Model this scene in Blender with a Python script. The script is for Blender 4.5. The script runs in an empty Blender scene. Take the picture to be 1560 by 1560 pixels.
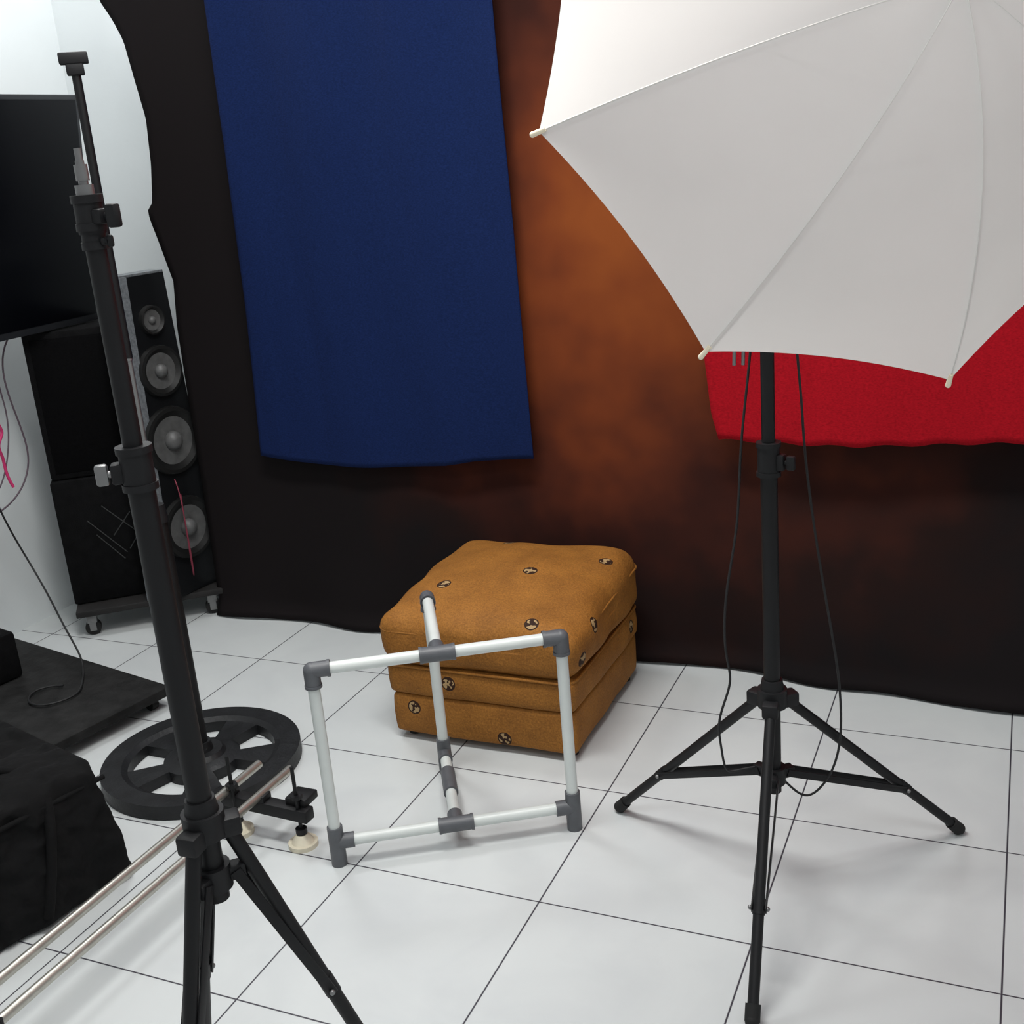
import bpy, bmesh, random
from math import *
from mathutils import Vector, Matrix, noise
random.seed(4)
V=Vector
scene=bpy.context.scene
COL=bpy.context.collection
scene.view_settings.view_transform='Standard'
scene.view_settings.look='None'
scene.view_settings.exposure=0.0

# ---------------------------------------------------------------- materials
def srgb(r,g,b):
    def c(v):
        v/=255.0
        return v/12.92 if v<=0.04045 else ((v+0.055)/1.055)**2.4
    return (c(r),c(g),c(b),1)
def mat(name,col,rough=0.5,metal=0.0,noise_amt=0.0,noise_scale=20,bump=0.0,bump_scale=200,spec=0.5,sheen=0.0,bdist=0.003):
    m=bpy.data.materials.new(name);m.use_nodes=True
    nt=m.node_tree;b=nt.nodes["Principled BSDF"]
    b.inputs["Base Color"].default_value=col
    b.inputs["Roughness"].default_value=rough
    b.inputs["Metallic"].default_value=metal
    b.inputs["Specular IOR Level"].default_value=spec
    tc=nt.nodes.new("ShaderNodeTexCoord")
    if noise_amt>0:
        n=nt.nodes.new("ShaderNodeTexNoise");n.inputs["Scale"].default_value=noise_scale;n.inputs["Detail"].default_value=5
        nt.links.new(tc.outputs["Object"],n.inputs["Vector"])
        r=nt.nodes.new("ShaderNodeMapRange");r.inputs[1].default_value=0.3;r.inputs[2].default_value=0.7
        r.inputs[3].default_value=1-noise_amt;r.inputs[4].default_value=1+noise_amt
        nt.links.new(n.outputs["Fac"],r.inputs[0])
        mx=nt.nodes.new("ShaderNodeVectorMath");mx.operation='SCALE';mx.inputs[0].default_value=col[:3]
        nt.links.new(r.outputs[0],mx.inputs["Scale"]);nt.links.new(mx.outputs[0],b.inputs["Base Color"])
    if bump>0:
        n2=nt.nodes.new("ShaderNodeTexNoise");n2.inputs["Scale"].default_value=bump_scale;n2.inputs["Detail"].default_value=3
        nt.links.new(tc.outputs["Object"],n2.inputs["Vector"])
        bp=nt.nodes.new("ShaderNodeBump");bp.inputs["Strength"].default_value=bump;bp.inputs["Distance"].default_value=bdist
        nt.links.new(n2.outputs["Fac"],bp.inputs["Height"]);nt.links.new(bp.outputs[0],b.inputs["Normal"])
    return m
M_black=mat("black_painted_metal",srgb(15,15,17),0.5,0.0,0.15,30,spec=.3)
M_plastic=mat("black_plastic",srgb(20,20,22),0.55,0,0.2,60,spec=.3)
M_rubber=mat("black_rubber",srgb(16,16,16),0.8)
M_chrome=mat("brushed_chrome",srgb(184,182,174),0.36,0.85,0.1,60)
M_pvc=mat("white_pvc",srgb(208,213,210),0.35,0,0.05,14)
M_fit=mat("grey_pvc_fitting",srgb(84,86,90),0.45,0,0.1,40)
M_wall=mat("white_wall_paint",srgb(222,227,228),0.75,0,0.03,2,0.1,60)
M_ceil=mat("ceiling_paint",srgb(235,238,238),0.8)
M_tvb=mat("tv_bezel",srgb(40,42,46),0.4)
M_scr=mat("tv_screen",srgb(4,5,10),0.3,0,spec=0.2)
M_dust=mat("dusty_black_board",srgb(24,24,24),0.75,0,0.7,25,0.4,80,spec=.3)
M_bag=mat("black_bag_fabric",srgb(12,12,13),0.9,0,0.3,12,0.8,14,spec=.2,bdist=.02)
M_cab=mat("black_cabinet_carpet",srgb(15,15,16),0.9,0,0.3,40,0.4,300,spec=0.1)
M_tower=mat("speaker_gloss_black",srgb(18,19,21),0.35,spec=.35)
M_silver=mat("speaker_silver_side",srgb(104,108,112),0.5,0.0,0.35,120)
M_cone=mat("speaker_cone_grey",srgb(88,88,88),0.5,0.1,0.2,50)
M_ring=mat("speaker_surround",srgb(10,10,10),0.55)
M_pad=mat("cream_rubber_pad",srgb(222,214,192),0.6,0,0.1,30)
M_cable=mat("black_cable",srgb(16,16,18),0.6)
M_gcable=mat("grey_cable",srgb(80,66,76),0.6)
M_pink=mat("pink_cord",srgb(190,40,100),0.6)
M_tip=mat("cream_plastic_tip",srgb(238,226,200),0.5)
M_iron=mat("cast_iron_plate",srgb(27,28,30),0.5,0,0.3,25,0.3,120,spec=.35)
M_steel=mat("galvanised_steel",srgb(130,130,130),0.4,0.8)
M_wood=mat("dark_board",srgb(20,18,18),0.7,0,0.3,30)

def floor_mat():
    m=bpy.data.materials.new("white_ceramic_tiles");m.use_nodes=True;nt=m.node_tree;L=nt.links.new
    b=nt.nodes["Principled BSDF"]
    tc=nt.nodes.new("ShaderNodeTexCoord");sx=nt.nodes.new("ShaderNodeSeparateXYZ");L(tc.outputs["Object"],sx.inputs[0])
    def mt(op,a,bv=None,c=None):
        n=nt.nodes.new("ShaderNodeMath");n.operation=op
        for i,v in enumerate((a,bv,c)):
            if v is None: continue
            if isinstance(v,(int,float)): n.inputs[i].default_value=v
            else: L(v,n.inputs[i])
        return n.outputs[0]
    ds=[]
    for ax in (0,1):
        s=mt('DIVIDE',sx.outputs[ax],0.4);fr=mt('FRACT',mt('ADD',s,0.5));ds.append(mt('MULTIPLY',mt('ABSOLUTE',mt('SUBTRACT',fr,0.5)),0.4))
    d=mt('MINIMUM',ds[0],ds[1])
    mr=nt.nodes.new("ShaderNodeMapRange");mr.inputs[1].default_value=0.0010;mr.inputs[2].default_value=0.0022;L(d,mr.inputs[0])
    n=nt.nodes.new("ShaderNodeTexNoise");n.inputs["Scale"].default_value=5;n.inputs["Detail"].default_value=7;n.inputs["Distortion"].default_value=0.6;L(tc.outputs["Object"],n.inputs["Vector"])
    cr=nt.nodes.new("ShaderNodeValToRGB");cr.color_ramp.elements[0].position=0.3;cr.color_ramp.elements[0].color=srgb(196,200,201)
    cr.color_ramp.elements[1].position=0.6;cr.color_ramp.elements[1].color=srgb(203,207,207);L(n.outputs["Fac"],cr.inputs[0])
    mx=nt.nodes.new("ShaderNodeMix");mx.data_type='RGBA';mx.inputs[6].default_value=srgb(64,62,70)
    L(mr.outputs[0],mx.inputs[0]);L(cr.outputs[0],mx.inputs[7]);L(mx.outputs[2],b.inputs["Base Color"])
    b.inputs["Roughness"].default_value=0.38;b.inputs["Specular IOR Level"].default_value=0.3
    bp=nt.nodes.new("ShaderNodeBump");bp.inputs["Strength"].default_value=0.3;bp.inputs["Distance"].default_value=0.001;L(mr.outputs[0],bp.inputs["Height"]);L(bp.outputs[0],b.inputs["Normal"])
    return m

def backdrop_mat():
    m=bpy.data.materials.new("mottled_muslin");m.use_nodes=True;nt=m.node_tree;L=nt.links.new
    b=nt.nodes["Principled BSDF"];b.inputs["Roughness"].default_value=0.85;b.inputs["Specular IOR Level"].default_value=0.12
    tc=nt.nodes.new("ShaderNodeTexCoord")
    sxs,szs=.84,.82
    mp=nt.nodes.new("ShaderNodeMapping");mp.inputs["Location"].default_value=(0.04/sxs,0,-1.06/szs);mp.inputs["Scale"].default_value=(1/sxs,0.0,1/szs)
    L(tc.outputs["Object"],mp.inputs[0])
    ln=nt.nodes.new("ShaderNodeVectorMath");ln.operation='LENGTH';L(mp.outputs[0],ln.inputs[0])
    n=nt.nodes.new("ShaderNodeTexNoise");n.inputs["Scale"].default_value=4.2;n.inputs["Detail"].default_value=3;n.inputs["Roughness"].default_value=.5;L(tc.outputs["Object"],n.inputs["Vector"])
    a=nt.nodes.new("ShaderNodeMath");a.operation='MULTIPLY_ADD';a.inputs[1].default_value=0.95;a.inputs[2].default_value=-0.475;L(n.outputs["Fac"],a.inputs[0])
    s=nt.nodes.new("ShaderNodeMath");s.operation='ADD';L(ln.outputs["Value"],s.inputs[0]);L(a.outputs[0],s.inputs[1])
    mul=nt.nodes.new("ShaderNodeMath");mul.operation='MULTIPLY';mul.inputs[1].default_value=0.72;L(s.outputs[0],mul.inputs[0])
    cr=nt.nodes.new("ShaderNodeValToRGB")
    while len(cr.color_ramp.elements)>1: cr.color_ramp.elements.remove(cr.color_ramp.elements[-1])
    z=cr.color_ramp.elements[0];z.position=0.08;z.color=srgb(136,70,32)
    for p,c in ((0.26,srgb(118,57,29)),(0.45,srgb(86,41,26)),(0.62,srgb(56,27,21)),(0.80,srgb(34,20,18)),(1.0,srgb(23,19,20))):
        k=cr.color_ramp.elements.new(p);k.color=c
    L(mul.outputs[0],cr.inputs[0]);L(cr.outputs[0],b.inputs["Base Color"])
    return m

def cloth_mat(name,col):
    m=bpy.data.materials.new(name);m.use_nodes=True;nt=m.node_tree;L=nt.links.new
    b=nt.nodes["Principled BSDF"];b.inputs["Roughness"].default_value=0.9;b.inputs["Specular IOR Level"].default_value=0.1
    tc=nt.nodes.new("ShaderNodeTexCoord")
    n=nt.nodes.new("ShaderNodeTexNoise");n.inputs["Scale"].default_value=260;n.inputs["Detail"].default_value=2
    mp=nt.nodes.new("ShaderNodeMapping");mp.inputs["Scale"].default_value=(.7,1,1.4);L(tc.outputs["Object"],mp.inputs[0]);L(mp.outputs[0],n.inputs["Vector"])
    r=nt.nodes.new("ShaderNodeMapRange");r.inputs[1].default_value=.3;r.inputs[2].default_value=.7;r.inputs[3].default_value=0.8;r.inputs[4].default_value=1.2;L(n.outputs["Fac"],r.inputs[0])
    v=nt.nodes.new("ShaderNodeVectorMath");v.operation='SCALE';v.inputs[0].default_value=col[:3];L(r.outputs[0],v.inputs["Scale"]);L(v.outputs[0],b.inputs["Base Color"])
    n3=nt.nodes.new("ShaderNodeTexNoise");n3.inputs["Scale"].default_value=6;n3.inputs["Detail"].default_value=2
    mp3=nt.nodes.new("ShaderNodeMapping");mp3.inputs["Scale"].default_value=(1.8,1,.3);L(tc.outputs["Object"],mp3.inputs[0]);L(mp3.outputs[0],n3.inputs["Vector"])
    bp=nt.nodes.new("ShaderNodeBump");bp.inputs["Strength"].default_value=.6;bp.inputs["Distance"].default_value=.02;L(n3.outputs["Fac"],bp.inputs["Height"]);L(bp.outputs[0],b.inputs["Normal"])
    return m
M_blue=cloth_mat("navy_blue_cotton",srgb(19,34,74))
M_red=cloth_mat("red_cotton",srgb(160,16,29))
M_drop=backdrop_mat()

def umbrella_mat():
    m=bpy.data.materials.new("white_diffusion_nylon");m.use_nodes=True;nt=m.node_tree;L=nt.links.new
    for n in list(nt.nodes):
        if n.type=='BSDF_PRINCIPLED': nt.nodes.remove(n)
    out=[n for n in nt.nodes if n.type=='OUTPUT_MATERIAL'][0]
    tc=nt.nodes.new("ShaderNodeTexCoord");nz=nt.nodes.new("ShaderNodeTexNoise");nz.inputs["Scale"].default_value=9;L(tc.outputs["Object"],nz.inputs["Vector"])
    cr=nt.nodes.new("ShaderNodeValToRGB");cr.color_ramp.elements[0].color=srgb(241,238,234);cr.color_ramp.elements[1].color=srgb(247,244,240);L(nz.outputs["Fac"],cr.inputs[0])
    d=nt.nodes.new("ShaderNodeBsdfDiffuse");t=nt.nodes.new("ShaderNodeBsdfTranslucent")
    L(cr.outputs[0],d.inputs[0]);L(cr.outputs[0],t.inputs[0])
    mx=nt.nodes.new("ShaderNodeMixShader");mx.inputs[0].default_value=0.24;L(d.outputs[0],mx.inputs[1]);L(t.outputs[0],mx.inputs[2]);L(mx.outputs[0],out.inputs[0])
    return m
M_umb=umbrella_mat()

def ottoman_mat():
    m=bpy.data.materials.new("mustard_upholstery_with_medallions");m.use_nodes=True;nt=m.node_tree;L=nt.links.new
    b=nt.nodes["Principled BSDF"];b.inputs["Roughness"].default_value=0.7;b.inputs["Specular IOR Level"].default_value=0.2
    tc=nt.nodes.new("ShaderNodeTexCoord")
    n=nt.nodes.new("ShaderNodeTexNoise");n.inputs["Scale"].default_value=14;n.inputs["Detail"].default_value=6;L(tc.outputs["Object"],n.inputs["Vector"])
    cr=nt.nodes.new("ShaderNodeValToRGB");cr.color_ramp.elements[0].position=.3;cr.color_ramp.elements[0].color=srgb(132,86,36)
    cr.color_ramp.elements[1].position=.7;cr.color_ramp.elements[1].color=srgb(152,101,43);L(n.outputs["Fac"],cr.inputs[0])
    sp=nt.nodes.new("ShaderNodeTexNoise");sp.inputs["Scale"].default_value=260;sp.inputs["Detail"].default_value=2;L(tc.outputs["Object"],sp.inputs["Vector"])
    sr=nt.nodes.new("ShaderNodeMapRange");sr.inputs[1].default_value=.3;sr.inputs[2].default_value=.7;sr.inputs[3].default_value=.8;sr.inputs[4].default_value=1.2;L(sp.outputs["Fac"],sr.inputs[0])
    sm=nt.nodes.new("ShaderNodeVectorMath");sm.operation='SCALE';L(cr.outputs[0],sm.inputs[0]);L(sr.outputs[0],sm.inputs["Scale"])
    cur=sm.outputs[0]
    wv=nt.nodes.new("ShaderNodeTexNoise");wv.inputs["Scale"].default_value=75;wv.inputs["Detail"].default_value=1;L(tc.outputs["Object"],wv.inputs["Vector"])
    gt=nt.nodes.new("ShaderNodeMath");gt.operation='GREATER_THAN';gt.inputs[1].default_value=0.52;L(wv.outputs["Fac"],gt.inputs[0])
    em=nt.nodes.new("ShaderNodeMix");em.data_type='RGBA';em.inputs[6].default_value=srgb(50,30,20);em.inputs[7].default_value=srgb(170,142,102);L(gt.outputs[0],em.inputs[0])
    C=[((-.428,.925,0),(1,1,0)),((-.282,.713,0),(1,1,0)),((-.137,.849,0),(1,1,0)),((-.472,.622,0),(1,1,0)),((-.195,.500,.338),(1,1,1)),
       ((-.412,0,.169),(1,0,1)),((-.515,0,.092),(1,0,1)),((-.282,0,.040),(1,0,1)),((0,.600,.300),(0,1,1)),((0,.522,.250),(0,1,1)),((0,.899,.166),(0,1,1))]
    mn=None
    for c,k in C:
        ms=nt.nodes.new("ShaderNodeVectorMath");ms.operation='MULTIPLY';ms.inputs[1].default_value=k;L(tc.outputs["Object"],ms.inputs[0])
        ds=nt.nodes.new("ShaderNodeVectorMath");ds.operation='DISTANCE';ds.inputs[1].default_value=c;L(ms.outputs[0],ds.inputs[0])
        if mn is None: mn=ds.outputs["Value"]
        else:
            q=nt.nodes.new("ShaderNodeMath");q.operation='MINIMUM';L(mn,q.inputs[0]);L(ds.outputs["Value"],q.inputs[1]);mn=q.outputs[0]
    o=nt.nodes.new("ShaderNodeMath");o.operation='LESS_THAN';o.inputs[1].default_value=0.0178;L(mn,o.inputs[0])
    i=nt.nodes.new("ShaderNodeMath");i.operation='LESS_THAN';i.inputs[1].default_value=0.0145;L(mn,i.inputs[0])
    a=nt.nodes.new("ShaderNodeMix");a.data_type='RGBA';L(o.outputs[0],a.inputs[0]);L(cur,a.inputs[6]);a.inputs[7].default_value=srgb(50,30,18)
    bb=nt.nodes.new("ShaderNodeMix");bb.data_type='RGBA';L(i.outputs[0],bb.inputs[0]);L(a.outputs[2],bb.inputs[6]);L(em.outputs[2],bb.inputs[7])
    L(bb.outputs[2],b.inputs["Base Color"])
    n2=nt.nodes.new("ShaderNodeTexNoise");n2.inputs["Scale"].default_value=150;n2.inputs["Detail"].default_value=3;L(tc.outputs["Object"],n2.inputs["Vector"])
    bp=nt.nodes.new("ShaderNodeBump");bp.inputs["Strength"].default_value=0.6;bp.inputs["Distance"].default_value=0.003;L(n2.outputs["Fac"],bp.inputs["Height"]);L(bp.outputs[0],b.inputs["Normal"])
    return m
M_ott=ottoman_mat()

# ---------------------------------------------------------------- helpers
def empty(name,loc):
    e=bpy.data.objects.new(name,None);e.location=loc;e.empty_display_size=0.1;COL.objects.link(e);return e
def fin(bm,name,m,parent=None,smooth=True,angle=0.6):
    me=bpy.data.meshes.new(name);bm.to_mesh(me);bm.free()
    ms=m if isinstance(m,(list,tuple)) else [m]
    for x in ms: me.materials.append(x)
    if smooth:
        me.polygons.foreach_set("use_smooth",[True]*len(me.polygons))
        try: me.set_sharp_from_angle(angle=angle)
        except Exception: pass
    ob=bpy.data.objects.new(name,me);COL.objects.link(ob)
    if parent:
        ob.parent=parent;ob.matrix_parent_inverse=Matrix.Translation(-parent.location)
    return ob
def add_tube(bm,a,b,r,r2=None,seg=20,mi=0):
    a=V(a);b=V(b);d=b-a;r2=r if r2 is None else r2
    q=d.to_track_quat('Z','Y').to_matrix().to_4x4()
    g=bmesh.ops.create_cone(bm,cap_ends=True,segments=seg,radius1=r,radius2=r2,depth=d.length,matrix=Matrix.Translation((a+b)/2)@q)
    for v in g["verts"]:
        for f in v.link_faces: f.material_index=mi
def add_sphere(bm,c,r,mi=0,sc=(1,1,1)):
    g=bmesh.ops.create_uvsphere(bm,u_segments=18,v_segments=10,radius=r,matrix=Matrix.Translation(c)@Matrix.Diagonal((*sc,1)))
    for v in g["verts"]:
        for f in v.link_faces: f.material_index=mi
def add_box(bm,c,size,rot=None,bev=0.0,mi=0,seg=2):
    M=Matrix.Translation(c)@(rot.to_4x4() if rot else Matrix.Identity(4))@Matrix.Diagonal((*size,1))
    t=bmesh.new();bmesh.ops.create_cube(t,size=1,matrix=M)
    if bev: bmesh.ops.bevel(t,geom=t.edges[:],offset=bev,segments=seg,affect='EDGES',profile=.5)
    for f in t.faces: f.material_index=mi
    me=bpy.data.meshes.new("t");t.to_mesh(me);t.free();bm.from_mesh(me);bpy.data.meshes.remove(me)
def tubes(name,segs,m,parent):
    bm=bmesh.new()
    for s in segs: add_tube(bm,*s)
    return fin(bm,name,m,parent)
def box(name,c,size,m,parent=None,rot=None,bev=0.003):
    bm=bmesh.new();add_box(bm,c,size,rot,bev);return fin(bm,name,m,parent)
def cable(name,pts,r,m,parent=None):
    cu=bpy.data.curves.new(name,'CURVE');cu.dimensions='3D';cu.bevel_depth=r;cu.bevel_resolution=3;cu.resolution_u=8
    s=cu.splines.new('NURBS');s.points.add(len(pts)-1)
    for p,q in zip(s.points,pts): p.co=(*q,1)
    s.use_endpoint_u=True;s.order_u=4
    cu.materials.append(m)
    ob=bpy.data.objects.new(name,cu);COL.objects.link(ob)
    if parent: ob.parent=parent;ob.matrix_parent_inverse=Matrix.Translation(-parent.location)
    return ob
def rotz(a): return Matrix.Rotation(a,3,'Z')

# ---------------------------------------------------------------- room shell
XL,XR,YB,YF,ZC=-2.13,2.4,1.45,-2.8,2.75
def plane_box(name,lo,hi,m):
    c=[(a+b)/2 for a,b in zip(lo,hi)];s=[b-a for a,b in zip(lo,hi)]
    bm=bmesh.new();add_box(bm,c,s);return fin(bm,name,m,None,False)
plane_box("floor",(XL-.1,YF-.1,-0.1),(XR+.1,YB+.1,0),floor_mat())
plane_box("wall_left",(XL-.1,YF,0),(XL,YB,ZC),M_wall)
plane_box("wall_back",(XL-.1,YB,0),(XR+.1,YB+.1,ZC),M_wall)
plane_box("wall_right",(XR,YF,0),(XR+.1,YB,ZC),M_wall)
plane_box("ceiling",(XL-.1,YF-.1,ZC),(XR+.1,YB+.1,ZC+.1),M_ceil)

# ---------------------------------------------------------------- backdrop cloth
def interp(tab,z):
    tab=sorted(tab)
    if z<=tab[0][0]: return tab[0][1]
    for (a,x),(b,y) in zip(tab,tab[1:]):
        if z<=b: return x+(y-x)*(z-a)/(b-a)
    return tab[-1][1]
def sstep(a,b,x):
    t=max(0,min(1,(x-a)/(b-a)));return t*t*(3-2*t)
def cloth(name,xl,xr,zt,zb,yf,m,nx=90,nz=90,thick=0.003):
    bm=bmesh.new();rows=[]
    for j in range(nz+1):
        t=j/nz;row=[]
        for i in range(nx+1):
            s=i/nx
            zbot=zb(s) if callable(zb) else zb
            z=zt+(zbot-zt)*t
            x=xl(z)+(xr(z)-xl(z))*s
            row.append(bm.verts.new((x,yf(x,z),z)))
        rows.append(row)
    for j in range(nz):
        for i in range(nx): bm.faces.new((rows[j][i],rows[j+1][i],rows[j+1][i+1],rows[j][i+1]))
    ob=fin(bm,name,m,None,True,3.1)
    sd=ob.modifiers.new("thickness",'SOLIDIFY');sd.thickness=thick;sd.offset=1
    return ob
bl=[(0,-1.540),(.5,-1.548),(.92,-1.545),(1.056,-1.532),(1.171,-1.562),(1.235,-1.580),(1.262,-1.584),(1.275,-1.566),(1.3,-1.560),(1.39,-1.545),(1.514,-1.536),(1.621,-1.552),(1.725,-1.566),(1.78,-1.59),(1.832,-1.621),(2.0,-1.66),(2.26,-1.64)]
def drop_y(x,z):
    y=1.095+0.006*sin(x*9+z*1.2)+0.012*noise.noise(V((x*2.2,3.1,z*1.1)))
    k=1-sstep(0.0,.55,z)
    y-=k*(0.02+0.085*sstep(-.3,.9,x))
    y+=k*0.012*sin(x*14)*(1-sstep(0,.3,z))
    if z<.05: y-=(0.05-z)*0.5
    return y
cloth("mottled_muslin_backdrop",lambda z:interp(bl,z),lambda z:1.9,2.26,lambda s:0.004+0.004*sin(s*40)**2,drop_y,M_drop,150,120)
def blue_y(x,z):
    f=.3+.7*sstep(.4,2.0,z)
    return 1.045+0.009*sin((x+0.02*z)*22)*f+0.012*noise.noise(V((x*7+z*.4,1.3,z*1.3)))
cloth("navy_blue_cloth",lambda z:interp([(.5,-1.279),(.997,-1.247),(1.405,-1.229),(2.27,-1.222)],z),
      lambda z:interp([(.5,-.388),(.56,-.392),(1.0,-.397),(2.27,-.405)],z),2.275,
      lambda s:.542-.022*sin(pi*min(1,s*1.25))+.02*max(0,s-.7)/.3,blue_y,M_blue,90,120)
def red_y(x,z):
    return 1.005+0.010*sin(x*11+1.1*z)+0.01*noise.noise(V((x*4,7.7,z*2)))
cloth("red_cloth",lambda z:interp([(.62,.118),(.7,.098),(.876,.081),(2.27,.07)],z),lambda z:1.45,2.275,
      lambda s:.634-.012*sin(pi*s*1.6)+0.03*s+.003*sin(s*70),red_y,M_red,90,100)
rod=empty("backdrop_rail",(0,1.1,2.29))
tubes("rail_tube",[((-1.9,1.05,2.29),(2.0,1.05,2.29),.014)],M_steel,rod)
tubes("rail_brackets",[((x,1.05,2.29),(x,YB,2.29),.009) for x in (-1.8,0.0,1.9)],M_steel,rod)

# ---------------------------------------------------------------- ottoman
ott=empty("upholstered_ottoman",(-.34,.73,0))
def rbox(name,lo,hi,r,m,parent,bulge=0.0,side=0.0,wr=0.0,cuts=26,tilt=0.0):
    bm=bmesh.new();bmesh.ops.create_cube(bm,size=2)
    bmesh.ops.subdivide_edges(bm,edges=bm.edges[:],cuts=cuts,use_grid_fill=True)
    c=(V(lo)+V(hi))/2;h=(V(hi)-V(lo))/2
    for v in bm.verts:
        p=V((v.co.x*h.x,v.co.y*h.y,v.co.z*h.z))
        q=V([max(-(h[i]-r),min(h[i]-r,p[i])) for i in range(3)])
        d=p-q
        if d.length>1e-9: p=q+d.normalized()*r
        a,b,z=p.x/h.x,p.y/h.y,p.z/h.z
        n=noise.noise(p*9+V(lo)*7)*wr
        if z>0: p.z+=bulge*(1-a*a)*(1-b*b)*z+n*0.5
        p.z+=tilt*b*max(0,z)
        kz=1-z*z
        p.x+=(a*side*kz)*(1-b*b*.5)+n*a; p.y+=(b*side*kz)*(1-a*a*.5)+n*b
        v.co=p+c
    return fin(bm,name,m,parent,True,3.1)
rbox("base_panel",(-.576,.490,.018),(-.106,.960,.126),.012,M_ott,ott,0,.004,.004)
rbox("middle_panel",(-.580,.488,.122),(-.102,.963,.204),.014,M_ott,ott,0,.006,.005)
rbox("seat_cushion",(-.592,.480,.197),(-.094,.980,.342),.042,M_ott,ott,.036,.009,.012,44,.012)
def perim(lo,hi,r,z,nm,rad=.0035,dz=0):
    pts=[]
    for cx,cy,a0 in ((hi[0]-r,hi[1]-r,0),(lo[0]+r,hi[1]-r,90),(lo[0]+r,lo[1]+r,180),(hi[0]-r,lo[1]+r,270)):
        for t in range(0,91,15):
            a=radians(a0+t);y=cy+r*sin(a);pts.append((cx+r*cos(a),y,z+dz*(y-.73)/.25))
    cu=bpy.data.curves.new(nm,'CURVE');cu.dimensions='3D';cu.bevel_depth=rad;s=cu.splines.new('POLY');s.points.add(len(pts)-1)
    for p,q in zip(s.points,pts): p.co=(*q,1)
    s.use_cyclic_u=True;cu.materials.append(M_ott);ob=bpy.data.objects.new(nm,cu);COL.objects.link(ob);ob.parent=ott;ob.matrix_parent_inverse=Matrix.Translation(-ott.location)
perim((-.584,.484),(-.100,.968),.03,.201,"piping")
perim((-.5935,.4785),(-.0925,.9815),.042,.300,"top_piping",.0028,.010)
tubes("feet",[((x,y,0),(x,y,.032),.017) for x in (-.545,-.135) for y in (.535,.925)],M_rubber,ott)

# ---------------------------------------------------------------- PVC frame
pv=empty("pvc_pipe_frame",(-.28,.2,0))
A=V((-.435,-.005,0));B=V((-.020,.247,0));Mm=(A+B)/2;ab=(B-A).normalized();nn=V((-ab.y,ab.x,0));Rr=Mm+nn*.300
zt=.432;zb=.052;z3=V((0,0,1))
def at(p,z): return V((p.x,p.y,z))
R1=.0118;RF=.0158
tubes("pipes",[(at(A,.004),at(A,zt),R1),(at(B,.004),at(B,zt),R1),(at(A,zt),at(B,zt),R1),(at(A,zb),at(B,zb),R1),
   (at(Mm,zt),at(Rr,zt),R1),(at(Rr,zb),at(Rr,zt),R1),(at(Mm,zb),at(Rr,zb),R1)],M_pvc,pv)
bm=bmesh.new()
def elbow(p,d1,d2,l=.036):
    add_tube(bm,p,p+d1*l,RF);add_tube(bm,p,p+d2*l,RF);add_sphere(bm,p,RF*1.02)
    for d in (d1,d2): add_tube(bm,p+d*(l-.006),p+d*l,RF*1.08)
def tee(p,ax,br,l=.035):
    add_tube(bm,p-ax*l,p+ax*l,RF);add_tube(bm,p,p+br*l,RF)
    for s in (-1,1): add_tube(bm,p+ax*s*(l-.006),p+ax*s*l,RF*1.08)
elbow(at(A,zt),ab,-z3);elbow(at(B,zt),-ab,-z3)
elbow(at(Rr,zt),-nn,-z3,.03)
tee(at(Mm,zt),ab,nn)
add_tube(bm,at(A,0),at(A,zb+.035),RF);add_tube(bm,at(A,zb),at(A,zb)+ab*.036,RF)
add_tube(bm,at(B,0),at(B,zb+.035),RF);add_tube(bm,at(B,zb),at(B,zb)-ab*.036,RF)
tee(at(Mm,zb),ab,nn,.036)
add_tube(bm,at(Rr,0),at(Rr,zb+.035),RF);add_tube(bm,at(Rr,zb),at(Rr,zb)-nn*.04,RF)
add_tube(bm,at(Rr,zb)-nn*.09,at(Rr,zb)-nn*.18,RF)
fin(bm,"fittings",M_fit,pv)

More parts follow.
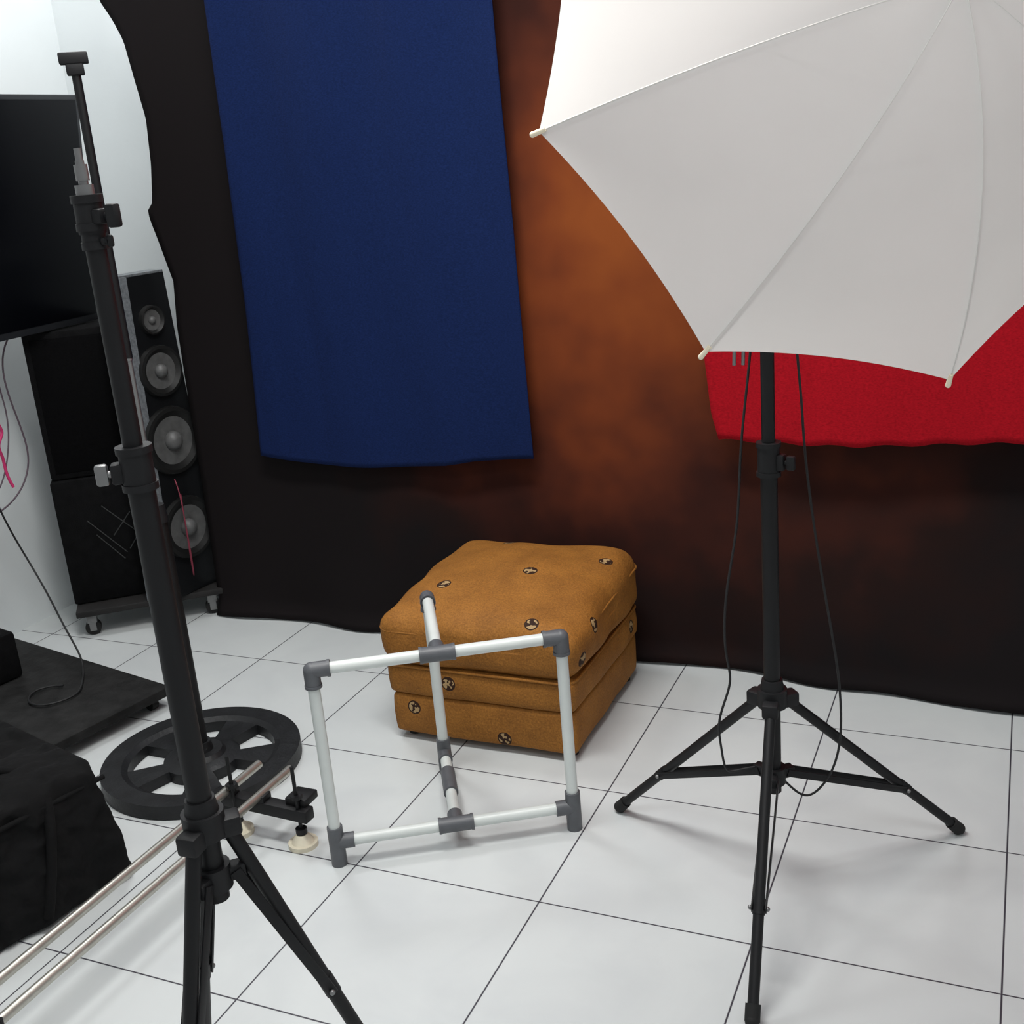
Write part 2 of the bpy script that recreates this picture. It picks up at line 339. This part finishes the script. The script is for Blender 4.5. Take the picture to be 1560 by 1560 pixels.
# ---------------------------------------------------------------- light stands
def tripod_stand(name,c,hub,brace,feet,jt,levels,leg_r=.0095,leg_hub_r=.03):
    e=empty(name,(c[0],c[1],0));cx,cy=c
    P=lambda z:V((cx,cy,z))
    tubes("column",[(P(a),P(b),r) for a,b,r in levels],M_black,e)
    bm=bmesh.new()
    add_tube(bm,P(hub-.012),P(hub+.022),.026);add_tube(bm,P(hub+.022),P(hub+.040),.021,.018)
    add_tube(bm,P(brace-.016),P(brace+.016),.022)
    for fx,fy in feet:
        d=V((fx-cx,fy-cy,0)).normalized();side=V((-d.y,d.x,0))
        r=Matrix((d,side,z3)).transposed()
        add_box(bm,P(hub-.004)+d*leg_hub_r,(.034,.028,.026),r,.004)
        add_box(bm,P(brace)+d*.026,(.026,.02,.02),r,.003)
    fin(bm,"leg_collars",M_plastic,e)
    bm=bmesh.new();b2=bmesh.new();b3=bmesh.new()
    for fx,fy in feet:
        d=V((fx-cx,fy-cy,0)).normalized()
        top=P(hub-.008)+d*leg_hub_r;ft=V((fx,fy,.012))
        add_tube(bm,top,ft,leg_r)
        L=(ft-top)
        j=top+L*jt
        add_tube(bm,top+L*(jt-.03),top+L*(jt+.02),leg_r*1.15)
        s0=P(brace)+d*.028;side=V((-d.y,d.x,0))
        dd=(j-s0);rm=Matrix((dd.normalized(),side,dd.normalized().cross(side))).transposed()
        for sg in (-1,1):
            add_box(bm,(s0+j)/2+side*sg*(leg_r+.002),(dd.length+.01,.003,.014),rm,.001)
        add_sphere(b3,j+side*(leg_r+.005),.004);add_sphere(b3,j-side*(leg_r+.005),.004)
        add_tube(b2,top+L*.95,ft-V((0,0,.002)),leg_r*1.35);add_sphere(b2,ft,.012)
    fin(bm,"legs_and_braces",M_black,e);fin(b2,"rubber_feet",M_rubber,e);fin(b3,"rivets",M_steel,e)
    return e
def clamp(e,c,z,r,h,az,name="column_clamp",knobmat=None,kk=1.0):
    bm=bmesh.new();P=V((c[0],c[1],z));d=V((cos(az),sin(az),0))
    add_tube(bm,P-z3*h/2,P+z3*h/2,r);add_tube(bm,P+z3*h/2,P+z3*(h/2+.008),r*1.12)
    add_tube(bm,P-z3*(h/2+.0),P-z3*(h/2-.008),r*1.1)
    side=V((-d.y,d.x,0));rm=Matrix((d,side,z3)).transposed()
    add_box(bm,P+d*(r+.003),(.014*kk,.018*kk,h*.55),rm,.003)
    fin(bm,name,M_plastic,e)
    b=bmesh.new();add_tube(b,P+d*(r+.004),P+d*(r+.018*kk),.004);add_box(b,P+d*(r+.020*kk),(.014*kk,.011*kk,.024*kk),rm,.003)
    fin(b,name+"_knob",knobmat or M_plastic,e)

RS=(.405,.18)
rs=tripod_stand("umbrella_light_stand",RS,.384,.234,[(.05,.332),(.712,.44),(.442,-.192)],.66,
   [(.20,.84,.0142),(.84,1.30,.0112)],.0092)
clamp(rs,RS,.822,.0185,.05,-.2)
clamp(rs,RS,1.29,.016,.04,-.2,"tip_clamp")
LS=(-.107,-.710)
def foot(az,r): return (LS[0]+r*cos(radians(az)),LS[1]+r*sin(radians(az)))
ls=tripod_stand("light_stand",LS,.592,.522,[foot(45,.22),foot(152,.215),foot(275,.215)],.48,
   [(.49,1.045,.0150),(1.045,1.325,.0108)],.0095,leg_hub_r=.026)
clamp(ls,LS,1.045,.0180,.042,3.75,knobmat=M_steel)
clamp(ls,LS,1.318,.0145,.028,-.1,"tip_clamp",None,1.0)
clamp(ls,LS,1.293,.0125,.016,-.1,"lower_tip_clamp",None,.55)
bm=bmesh.new();P=lambda z:V((LS[0],LS[1],z))
add_tube(bm,P(1.336),P(1.350),.0095);add_tube(bm,P(1.350),P(1.354),.005);add_tube(bm,P(1.354),P(1.370),.0068);add_tube(bm,P(1.370),P(1.374),.0045);add_tube(bm,P(1.374),P(1.386),.0036)
fin(bm,"spigot",M_steel,ls)

# ---------------------------------------------------------------- umbrella
UC=V((.579,-.012,1.441));T0=V((.223,-.278,1.366));T1=V((.408,-.223,1.081));AP=V((.702,-.190,1.486))
un=(AP-UC).normalized();Rad=.45
u=(T0-UC);u-=un*u.dot(un);u.normalize();v=un.cross(u)
if v.dot(T1-UC)<0: v=-v
H=(AP-UC).length
um=empty("photo_umbrella",UC)
def rib(k,r):
    t=k*pi/4;return UC+(cos(t)*u+sin(t)*v)*Rad*r+un*H*(1-r**2.0)
bm=bmesh.new();NR,NA=22,14
for k in range(8):
    g=[]
    for i in range(NR+1):
        r=i/NR;row=[]
        for j in range(NA+1):
            s=j/NA;p=rib(k,r).lerp(rib(k+1,r),s)
            bul=4*s*(1-s)
            p+=un*0.003*bul*r*(1-r)*4
            if i==0 and j>0: row.append(row[0]);continue
            p=p+(UC+un*H*(1-r*r)-p)*0.028*bul*(r**6)
            row.append(bm.verts.new(p))
        g.append(row)
    for i in range(NR):
        for j in range(NA):
            vs=[g[i][j],g[i+1][j],g[i+1][j+1],g[i][j+1]]
            if i==0: vs=[g[0][0],g[1][j],g[1][j+1]]
            bm.faces.new(vs)
bmesh.ops.recalc_face_normals(bm,faces=bm.faces[:])
ob=fin(bm,"canopy",M_umb,um,True,3.1)
bm=bmesh.new()
for k in range(8):
    pts=[rib(k,i/16)-un*.0003 for i in range(17)]
    for a,b in zip(pts,pts[1:]): add_tube(bm,a,b,.0009,seg=6)
fin(bm,"rib_seams",M_umb,um)
bm=bmesh.new();bt=bmesh.new()
for k in range(8):
    pts=[rib(k,i/16)-un*.006 for i in range(17)]
    for a,b in zip(pts,pts[1:]): add_tube(bm,a,b,.0018,seg=8)
    a=rib(k,.97);b=rib(k,1.0);d=(b-a).normalized();add_tube(bt,b-d*.010,b+d*.010,.0030,.0038,12);add_sphere(bt,b+d*.010,.0038)
    add_tube(bm,rib(k,.5)-un*.006,UC+un*.02,.0015,seg=8)
add_tube(bm,UC+un*(H+.02),UC-un*.34,.0045,seg=14)
add_tube(bm,UC+un*.01,UC+un*.035,.012,seg=14)
add_tube(bm,UC+un*(H-.02),UC+un*(H+.006),.011,seg=14)
fin(bm,"ribs_and_shaft",M_steel,um);fin(bt,"rib_tips",M_tip,um)
HD=UC-un*.262
bm=bmesh.new()
add_tube(bm,V((RS[0],RS[1],1.29)),V((RS[0],RS[1],1.34)),.017)
add_box(bm,(HD+V((RS[0],RS[1],1.35)))/2,(.06,.05,.07),None,.008)
add_box(bm,HD,(.05,.05,.05),None,.01)
add_tube(bm,V((RS[0]-.02,RS[1]+.02,1.36)),V((RS[0]-.02,RS[1]+.02,1.36))+un*.07,.024)
fin(bm,"umbrella_holder",M_plastic,rs)
rt=V((.915,.395,-.04))*.00103
def cpt(off,z,b=0.02): return V((RS[0],RS[1],z))+rt*off+V((-.3,.9,0))*b
cable("power_cord",[cpt(-8,1.3),cpt(-15,1.12),cpt(-22,1.0),cpt(-45,.847),cpt(-48,.703),cpt(-76,.583),cpt(-80,.462),cpt(-62,.414),cpt(-97,.338),cpt(-88,.28),cpt(-84,.22),cpt(-60,.235),cpt(-20,.24)],.0022,M_cable,rs)
cable("sync_cord",[cpt(20,1.3),cpt(40,1.12),cpt(49,1.0),cpt(57,.913),cpt(60,.825),cpt(82,.643),cpt(112,.462),cpt(120,.39),cpt(124,.30),cpt(112,.23),cpt(85,.185),cpt(55,.165),cpt(28,.2),cpt(8,.225)],.0022,M_cable,rs)
bm=bmesh.new()
for o in (-50,-36):
    a=cpt(o,1.03,0);add_tube(bm,a,a+V((-.002,0,-.045)),.003)
fin(bm,"thumb_screws",M_steel,rs)

# ---------------------------------------------------------------- weight-plate based pole
W=V((-.970,.244,0));wp=empty("weighted_base_pole_stand",W)
bm=bmesh.new();N=120
rings=[.022,.075,.090,.172,.186,.234]
def hole(i,ra,rb):
    a=(i/N*5)%1.0
    return ra>=.089 and rb<=.173 and 0.20<a<0.80
th=lambda r:.036 if (r<.08 or r>.18) else .028
vt={};vb={}
for ri,r in enumerate(rings):
    for i in range(N):
        a=2*pi*i/N+.35
        vt[ri,i]=bm.verts.new(W+V((r*cos(a),r*sin(a),th(r))));vb[ri,i]=bm.verts.new(W+V((r*cos(a),r*sin(a),.002)))
cell=lambda ri,i:not hole(i+.5,rings[ri],rings[ri+1])
for ri in range(5):
    for i in range(N):
        j=(i+1)%N
        if cell(ri,i):
            bm.faces.new((vt[ri,i],vt[ri+1,i],vt[ri+1,j],vt[ri,j]));bm.faces.new((vb[ri,i],vb[ri,j],vb[ri+1,j],vb[ri+1,i]))
            for (a,b,c) in (((ri,i),(ri,j),ri-1),((ri+1,j),(ri+1,i),ri+1)):
                if c<0 or c>4 or not cell(c,i): bm.faces.new((vt[a],vt[b],vb[b],vb[a]))
            for (jj,k) in ((i,(i-1)%N),(j,(i+1)%N)):
                if not cell(ri,k):
                    try: bm.faces.new((vt[ri,jj],vt[ri+1,jj],vb[ri+1,jj],vb[ri,jj]))
                    except Exception: pass
bmesh.ops.recalc_face_normals(bm,faces=bm.faces[:])
fin(bm,"weight_plate",M_iron,wp,True,.5)
tubes("plate_hub",[(W+V((0,0,.034)),W+V((0,0,.046)),.06,.05),(W+V((0,0,.044)),W+V((0,0,.068)),.03,.026)],M_iron,wp)
tubes("pole_lower",[(W+V((0,0,.0)),W+V((0,0,.636)),.0195)],M_black,wp)
tubes("pole_collar",[(W+V((0,0,.62)),W+V((0,0,.66)),.023,.018)],M_plastic,wp)
tubes("pole_chrome",[(W+V((0,0,.64)),W+V((0,0,.985)),.0066),(W+V((0,0,.985)),W+V((0,0,1.0)),.0085,.006)],M_steel,wp)
tubes("pole_upper",[(W+V((0,0,.99)),W+V((0,0,1.565)),.0092)],M_black,wp)
ra=rotz(.72)
bm=bmesh.new();add_box(bm,W+V((0,0,1.590)),(.056,.03,.022),ra,.003);add_box(bm,W+V((0,0,1.570)),(.034,.026,.024),ra,.003);fin(bm,"top_bracket",M_plastic,wp)

# ---------------------------------------------------------------- camera slider rails
sl=empty("camera_slider",(-.69,-.26,0))
tubes("rails",[((-.735,-.70,.10),(-.722,.145,.10),.0094),((-.655,-.70,.10),(-.640,.145,.10),.0094)],M_chrome,sl)
bm=bmesh.new()
add_box(bm,(-.645,.040,.074),(.25,.030,.028),rotz(-.05),.003)
add_box(bm,(-.555,.06,.095),(.05,.05,.018),None,.003)
for x in (-.724,-.642): add_box(bm,(x,.040,.094),(.030,.03,.016),None,.003)
add_box(bm,(-.68,-.69,.075),(.24,.03,.030),None,.003)
for x in (-.735,-.655): add_box(bm,(x,-.69,.10),(.034,.03,.03),None,.003)
fin(bm,"end_brackets",M_plastic,sl)
bm=bmesh.new();bp=bmesh.new();bn=bmesh.new()
for x,y in ((-.545,.03),(-.708,.03)):
    add_tube(bm,(x,y,.03),(x,y,.185),.0042,seg=10);add_tube(bn,(x,y,.112),(x,y,.12),.013,seg=6);add_tube(bn,(x,y,.03),(x,y,.042),.012,seg=12)
    add_tube(bp,(x,y,0),(x,y,.010),.031,.031,28);add_tube(bp,(x,y,.010),(x,y,.028),.024,.012,28)
for x,y in ((-.60,-.69),(-.77,-.69)):
    add_tube(bm,(x,y,.03),(x,y,.15),.0042,seg=10);add_tube(bn,(x,y,0),(x,y,.03),.035,.02,seg=28)
fin(bm,"levelling_screws",M_black,sl);fin(bp,"rubber_pads",M_pad,sl);fin(bn,"nuts",M_plastic,sl)

# ---------------------------------------------------------------- speakers on dolly
O=V((-1.87,.789,0));ee=V((.77,.638,0));bk=V((-.638,.77,0));rme=Matrix((ee,bk,z3)).transposed()
def lp(e_,b_,z): return O+ee*e_+bk*b_+z3*z
dl=empty("wheeled_equipment_dolly",lp(.225,.15,0))
bm=bmesh.new();add_box(bm,lp(.225,.145,.081),(.45,.31,.020),rme,.003);fin(bm,"dolly_board",M_wood,dl)
bm=bmesh.new();bg=bmesh.new()
for e_ in (.04,.41):
    for b_ in (.03,.26):
        p=lp(e_,b_,0);add_tube(bm,p-bk*.012+z3*.024,p+bk*.012+z3*.024,.024);add_box(bg,p+z3*.056,(.03,.034,.03),rme,.002);add_box(bg,p+z3*.04+bk*.015,(.02,.003,.05),rme,0);add_box(bg,p+z3*.04-bk*.015,(.02,.003,.05),rme,0)
fin(bm,"castor_wheels",M_rubber,dl);fin(bg,"castor_forks",M_steel,dl)
sp=empty("subwoofer_cabinet",lp(.13,.2,.092))
bm=bmesh.new();add_box(bm,lp(.13,.175,.293),(.27,.23,.40),rme,.006);fin(bm,"cabinet_body",M_cab,sp)
bm=bmesh.new()
def bar(e1,z1,e2,z2):
    add_tube(bm,lp(e1,.0595,z1),lp(e2,.0595,z2),.0016,seg=8)
for e1,z1,e2,z2 in ((.13,.40,.25,.27),(.08,.36,.18,.24),(.10,.31,.17,.22),(.15,.30,.21,.37),(.19,.25,.25,.33)): bar(e1,z1,e2,z2)
fin(bm,"woofer_guard_bars",mat("dull_grey_bar",srgb(48,50,50),.5),sp)
sc=empty("loudspeaker_cabinet",lp(.13,.18,.495))
bm=bmesh.new();add_box(bm,lp(.13,.185,.72),(.26,.22,.45),rme,.008);fin(bm,"cabinet_body",M_cab,sc)
bm=bmesh.new();add_box(bm,lp(.13,.075,.72),(.225,.006,.41),rme,.002);fin(bm,"grille",mat("black_grille_cloth",srgb(11,11,12),.95,0,.4,200,spec=.05),sc)

tw=empty("tower_speaker",(-1.64,1.03,.092))
fn=V((.985,-.172,0));fe=V((.172,.985,0));F0=V((-1.592,1.030,0))
bm=bmesh.new()
def tower(bm,w0,w1,d0,d1,z0,z1,mi,a1=None):
    vs=[]
    for (w,z) in ((w0,z0),(w1,z1)):
        lo=-w/2;hi=w/2 if a1 is None else -w/2+a1*w
        for (a,d) in ((lo,d0),(hi,d0),(hi,d1),(lo,d1)): vs.append(bm.verts.new(F0+fe*a-fn*d+z3*z))
    for f in ((0,1,2,3),(4,7,6,5),(0,4,5,1),(1,5,6,2),(2,6,7,3),(3,7,4,0)):
        ff=bm.faces.new([vs[i] for i in f]);ff.material_index=mi
tower(bm,.235,.165,.0,.018,.093,1.085,0)
tower(bm,.255,.190,.016,.085,.0925,1.09,1)
tower(bm,.236,.166,-.003,.010,.093,1.086,1,.17)
bmesh.ops.recalc_face_normals(bm,faces=bm.faces[:])
fin(bm,"cabinet",[M_tower,M_silver],tw,False)
bmr=bmesh.new();bmc=bmesh.new()
def driver(z,r):
    c=F0+z3*z+fe*.006+fn*.0035
    segs=32
    def ring(bm,r1,d1,r2,d2):
        q=[]
        for (r_,d_) in ((r1,d1),(r2,d2)):
            q.append([bm.verts.new(c+fn*d_+(fe*cos(2*pi*i/segs)+z3*sin(2*pi*i/segs))*r_) for i in range(segs)])
        for i in range(segs):
            j=(i+1)%segs;bm.faces.new((q[0][i],q[0][j],q[1][j],q[1][i]))
    ring(bmr,r,-.004,r*.97,.012);ring(bmr,r*.97,.012,r*.86,.013);ring(bmr,r*.86,.013,r*.70,.004)
    ring(bmc,r*.70,.004,r*.28,.0015)
    add_sphere(bmc,c+fn*.003,r*.28,0)
driver(.953,.044);driver(.800,.078);driver(.585,.106);driver(.305,.100)
bmesh.ops.recalc_face_normals(bmr,faces=bmr.faces[:]);bmesh.ops.recalc_face_normals(bmc,faces=bmc.faces[:])
fin(bmr,"driver_surrounds",M_ring,tw);fin(bmc,"driver_cones",M_cone,tw)
cable("aux_cord",[(-1.575,1.00,.47),(-1.55,.985,.44),(-1.545,.98,.33),(-1.54,.975,.2),(-1.56,.99,.12),(-1.565,1.0,.3),(-1.57,1.01,.42)],.0018,mat("dull_pink_cord",srgb(120,40,58),.6),tw)

# ---------------------------------------------------------------- television
tv=empty("wall_mounted_television",(-1.85,.53,1.27))
BR=V((-1.85,1.103,.949));TR=V((-1.77,1.103,1.60));up=(TR-BR);Ht=up.length;up.normalize();wd=V((0,-1,0));nf=V((up.z,0,-up.x));Wt=1.14
cen=BR+up*Ht/2+wd*Wt/2;rt_=Matrix((wd,up,nf)).transposed()
box("television_body",cen-nf*.018,(Wt,Ht,.036),M_tvb,tv,rt_,.004)
box("television_screen",cen+up*.004+nf*.0006,(Wt-.026,Ht-.034,.002),M_scr,tv,rt_,.0005)
bm=bmesh.new();add_box(bm,cen-nf*.05,(.4,.3,.03),rt_,.003);add_box(bm,V((-2.0,.53,1.27)),(.24,.06,.06),None,.004);add_box(bm,V((XL+.012,.53,1.27)),(.022,.3,.3),None,.003)
fin(bm,"wall_mount",M_black,tv)
cable("hanging_cable",[(-1.9,.80,.96),(-1.93,.75,.90),(-1.92,.77,.72),(-1.9,.78,.6),(-1.9,.72,.5),(-1.9,.62,.463),(-1.9,.5,.46)],.0026,M_gcable,tv)
cable("hanging_cable_2",[(-1.9,.76,.96),(-1.92,.72,.87),(-1.93,.76,.75),(-1.9,.70,.62),(-1.9,.64,.52),(-1.9,.55,.48)],.0022,M_gcable,tv)
cable("power_lead",[(-1.88,.5,.96),(-1.9,.6,.6),(-1.9,.621,.463),(-1.88,.672,.291),(-1.75,.60,.22),(-1.628,.518,.172),(-1.573,.512,.085),(-1.50,.42,.068),(-1.458,.361,.068),(-1.507,.273,.068),(-1.60,.30,.068),(-1.616,.381,.068),(-1.55,.40,.068)],.0028,M_cable,tv)
cable("pink_cord_bundle",[(-1.9,.66,.96),(-1.9,.68,.76),(-1.89,.67,.72),(-1.9,.70,.69),(-1.89,.65,.66),(-1.9,.68,.62),(-1.9,.67,.57),(-1.89,.68,.53)],.0045,M_pink,tv)

# ---------------------------------------------------------------- low board, bag
pf=empty("low_black_dolly_platform",(-1.66,.38,0))
d1=V((-.978,.207,0)).normalized();d2=V((-.207,-.978,0)).normalized();A0=V((-1.257,.486,0))
cc=A0+d1*.39+d2*.19
bm=bmesh.new();add_box(bm,cc+z3*.048,(.78,.38,.026),Matrix((d1,d2,d1.cross(d2))).transposed(),.004);fin(bm,"board",M_dust,pf)
bm=bmesh.new()
for a in (.04,.74):
    for b in (.04,.34):
        p=A0+d1*a+d2*b;add_tube(bm,p-d2*.01+z3*.018,p+d2*.01+z3*.018,.018)
fin(bm,"wheels",M_rubber,pf)
sb=empty("small_black_speaker",(-1.84,.37,.061))
bm=bmesh.new();rs_=Matrix((d1,d2,d1.cross(d2))).transposed()
add_box(bm,(-1.84,.37,.13),(.20,.17,.134),rs_,.010);fin(bm,"body",M_cab,sb)
bm=bmesh.new()
for k in (-.045,.045): add_tube(bm,V((-1.84,.37,.13))+d2*.084+d1*k,V((-1.84,.37,.13))+d2*.089+d1*k,.036,.030,24)
fin(bm,"drivers",M_ring,sb)

bag=empty("black_equipment_bag",(-1.06,-.4,0))
bm=bmesh.new();bmesh.ops.create_cube(bm,size=2);bmesh.ops.subdivide_edges(bm,edges=bm.edges[:],cuts=60,use_grid_fill=True)
rb=V((-.26,-.966,0)).normalized();ub=V((-.966,.26,0)).normalized();P0=V((-.808,-.165,0))
h=V((.28,.225,.136));r=.024
for vv in bm.verts:
    p=V((vv.co.x*h.x,vv.co.y*h.y,vv.co.z*h.z));q=V([max(-(h[i]-r),min(h[i]-r,p[i])) for i in range(3)]);d=p-q
    if d.length>1e-9:p=q+d.normalized()*r
    zz=(p.z+h.z)/(2*h.z)
    p.x*=1-.05*zz;p.y*=1-.05*zz
    n=noise.noise(p*6)*.022+abs(noise.noise(V((p.x*14,p.y*14,p.z*5))))*.020+abs(noise.noise(V((p.x*9+p.z*20,p.y*22,p.z*11))))*.010+noise.noise(p*30)*.004
    p.z+=n*zz-.015*zz;p.x-=n*.9*(p.x/h.x);p.y-=n*.9*(p.y/h.y)
    w=P0+ub*(h.x+p.x)+rb*(h.y+p.y)+z3*(h.z+p.z+.002);vv.co=w
bmesh.ops.recalc_face_normals(bm,faces=bm.faces[:])
fin(bm,"bag_body",M_bag,bag,True,3.1)
cable("zipper_piping",[P0+ub*.03+rb*.02+z3*.235,P0+ub*.02+rb*.1+z3*.24,P0+ub*.02+rb*.25+z3*.24,P0+ub*.03+rb*.42+z3*.235],.005,M_bag,bag)
cable("handle_strap",[P0+ub*.15+rb*.12+z3*.25,P0+ub*.13+rb*.13+z3*.275,P0+ub*.2+rb*.2+z3*.285,P0+ub*.3+rb*.2+z3*.28,P0+ub*.36+rb*.14+z3*.25],.009,M_bag,bag)
cable("side_strap",[P0+ub*.03+rb*.14+z3*.25,P0+ub*.008+rb*.15+z3*.21,P0+ub*.003+rb*.17+z3*.12,P0+ub*.003+rb*.2+z3*.03],.010,M_bag,bag)

# ---------------------------------------------------------------- lights
def area(name,loc,sx,sy,power,col=(1,1,1),rot=(0,0,0)):
    l=bpy.data.lights.new(name,'AREA');l.shape='RECTANGLE';l.size=sx;l.size_y=sy;l.energy=power;l.color=col
    o=bpy.data.objects.new(name,l);o.location=loc;o.rotation_euler=rot;COL.objects.link(o);return o
area("ceiling_panel_light",(-.1,-.15,2.68),1.2,.35,47,(1,.99,.965))
area("ceiling_panel_light.001",(.6,-1.5,2.68),1.3,.5,17,(.98,.99,1))
area("ceiling_panel_light.002",(-1.45,1.0,2.68),.5,.5,20,(1,1,1))
w=bpy.data.worlds.new("world");scene.world=w;w.use_nodes=True
bgn=w.node_tree.nodes["Background"];bgn.inputs[0].default_value=(.95,.98,1,1);bgn.inputs[1].default_value=.45

# ---------------------------------------------------------------- camera
cd=bpy.data.cameras.new("camera");cam=bpy.data.objects.new("camera",cd);COL.objects.link(cam)
yaw,pit,rol=.43409,.30693,-.08633
Rm=Matrix.Rotation(yaw,4,'Z')@Matrix.Rotation(pi/2-pit,4,'X')@Matrix.Rotation(rol,4,'Z')
cam.matrix_world=Matrix.Translation((.78056,-1.65458,1.35007))@Rm
cd.sensor_width=36;cd.sensor_fit='HORIZONTAL';cd.lens=1744.59/1560*36;cd.clip_start=.02
scene.camera=cam
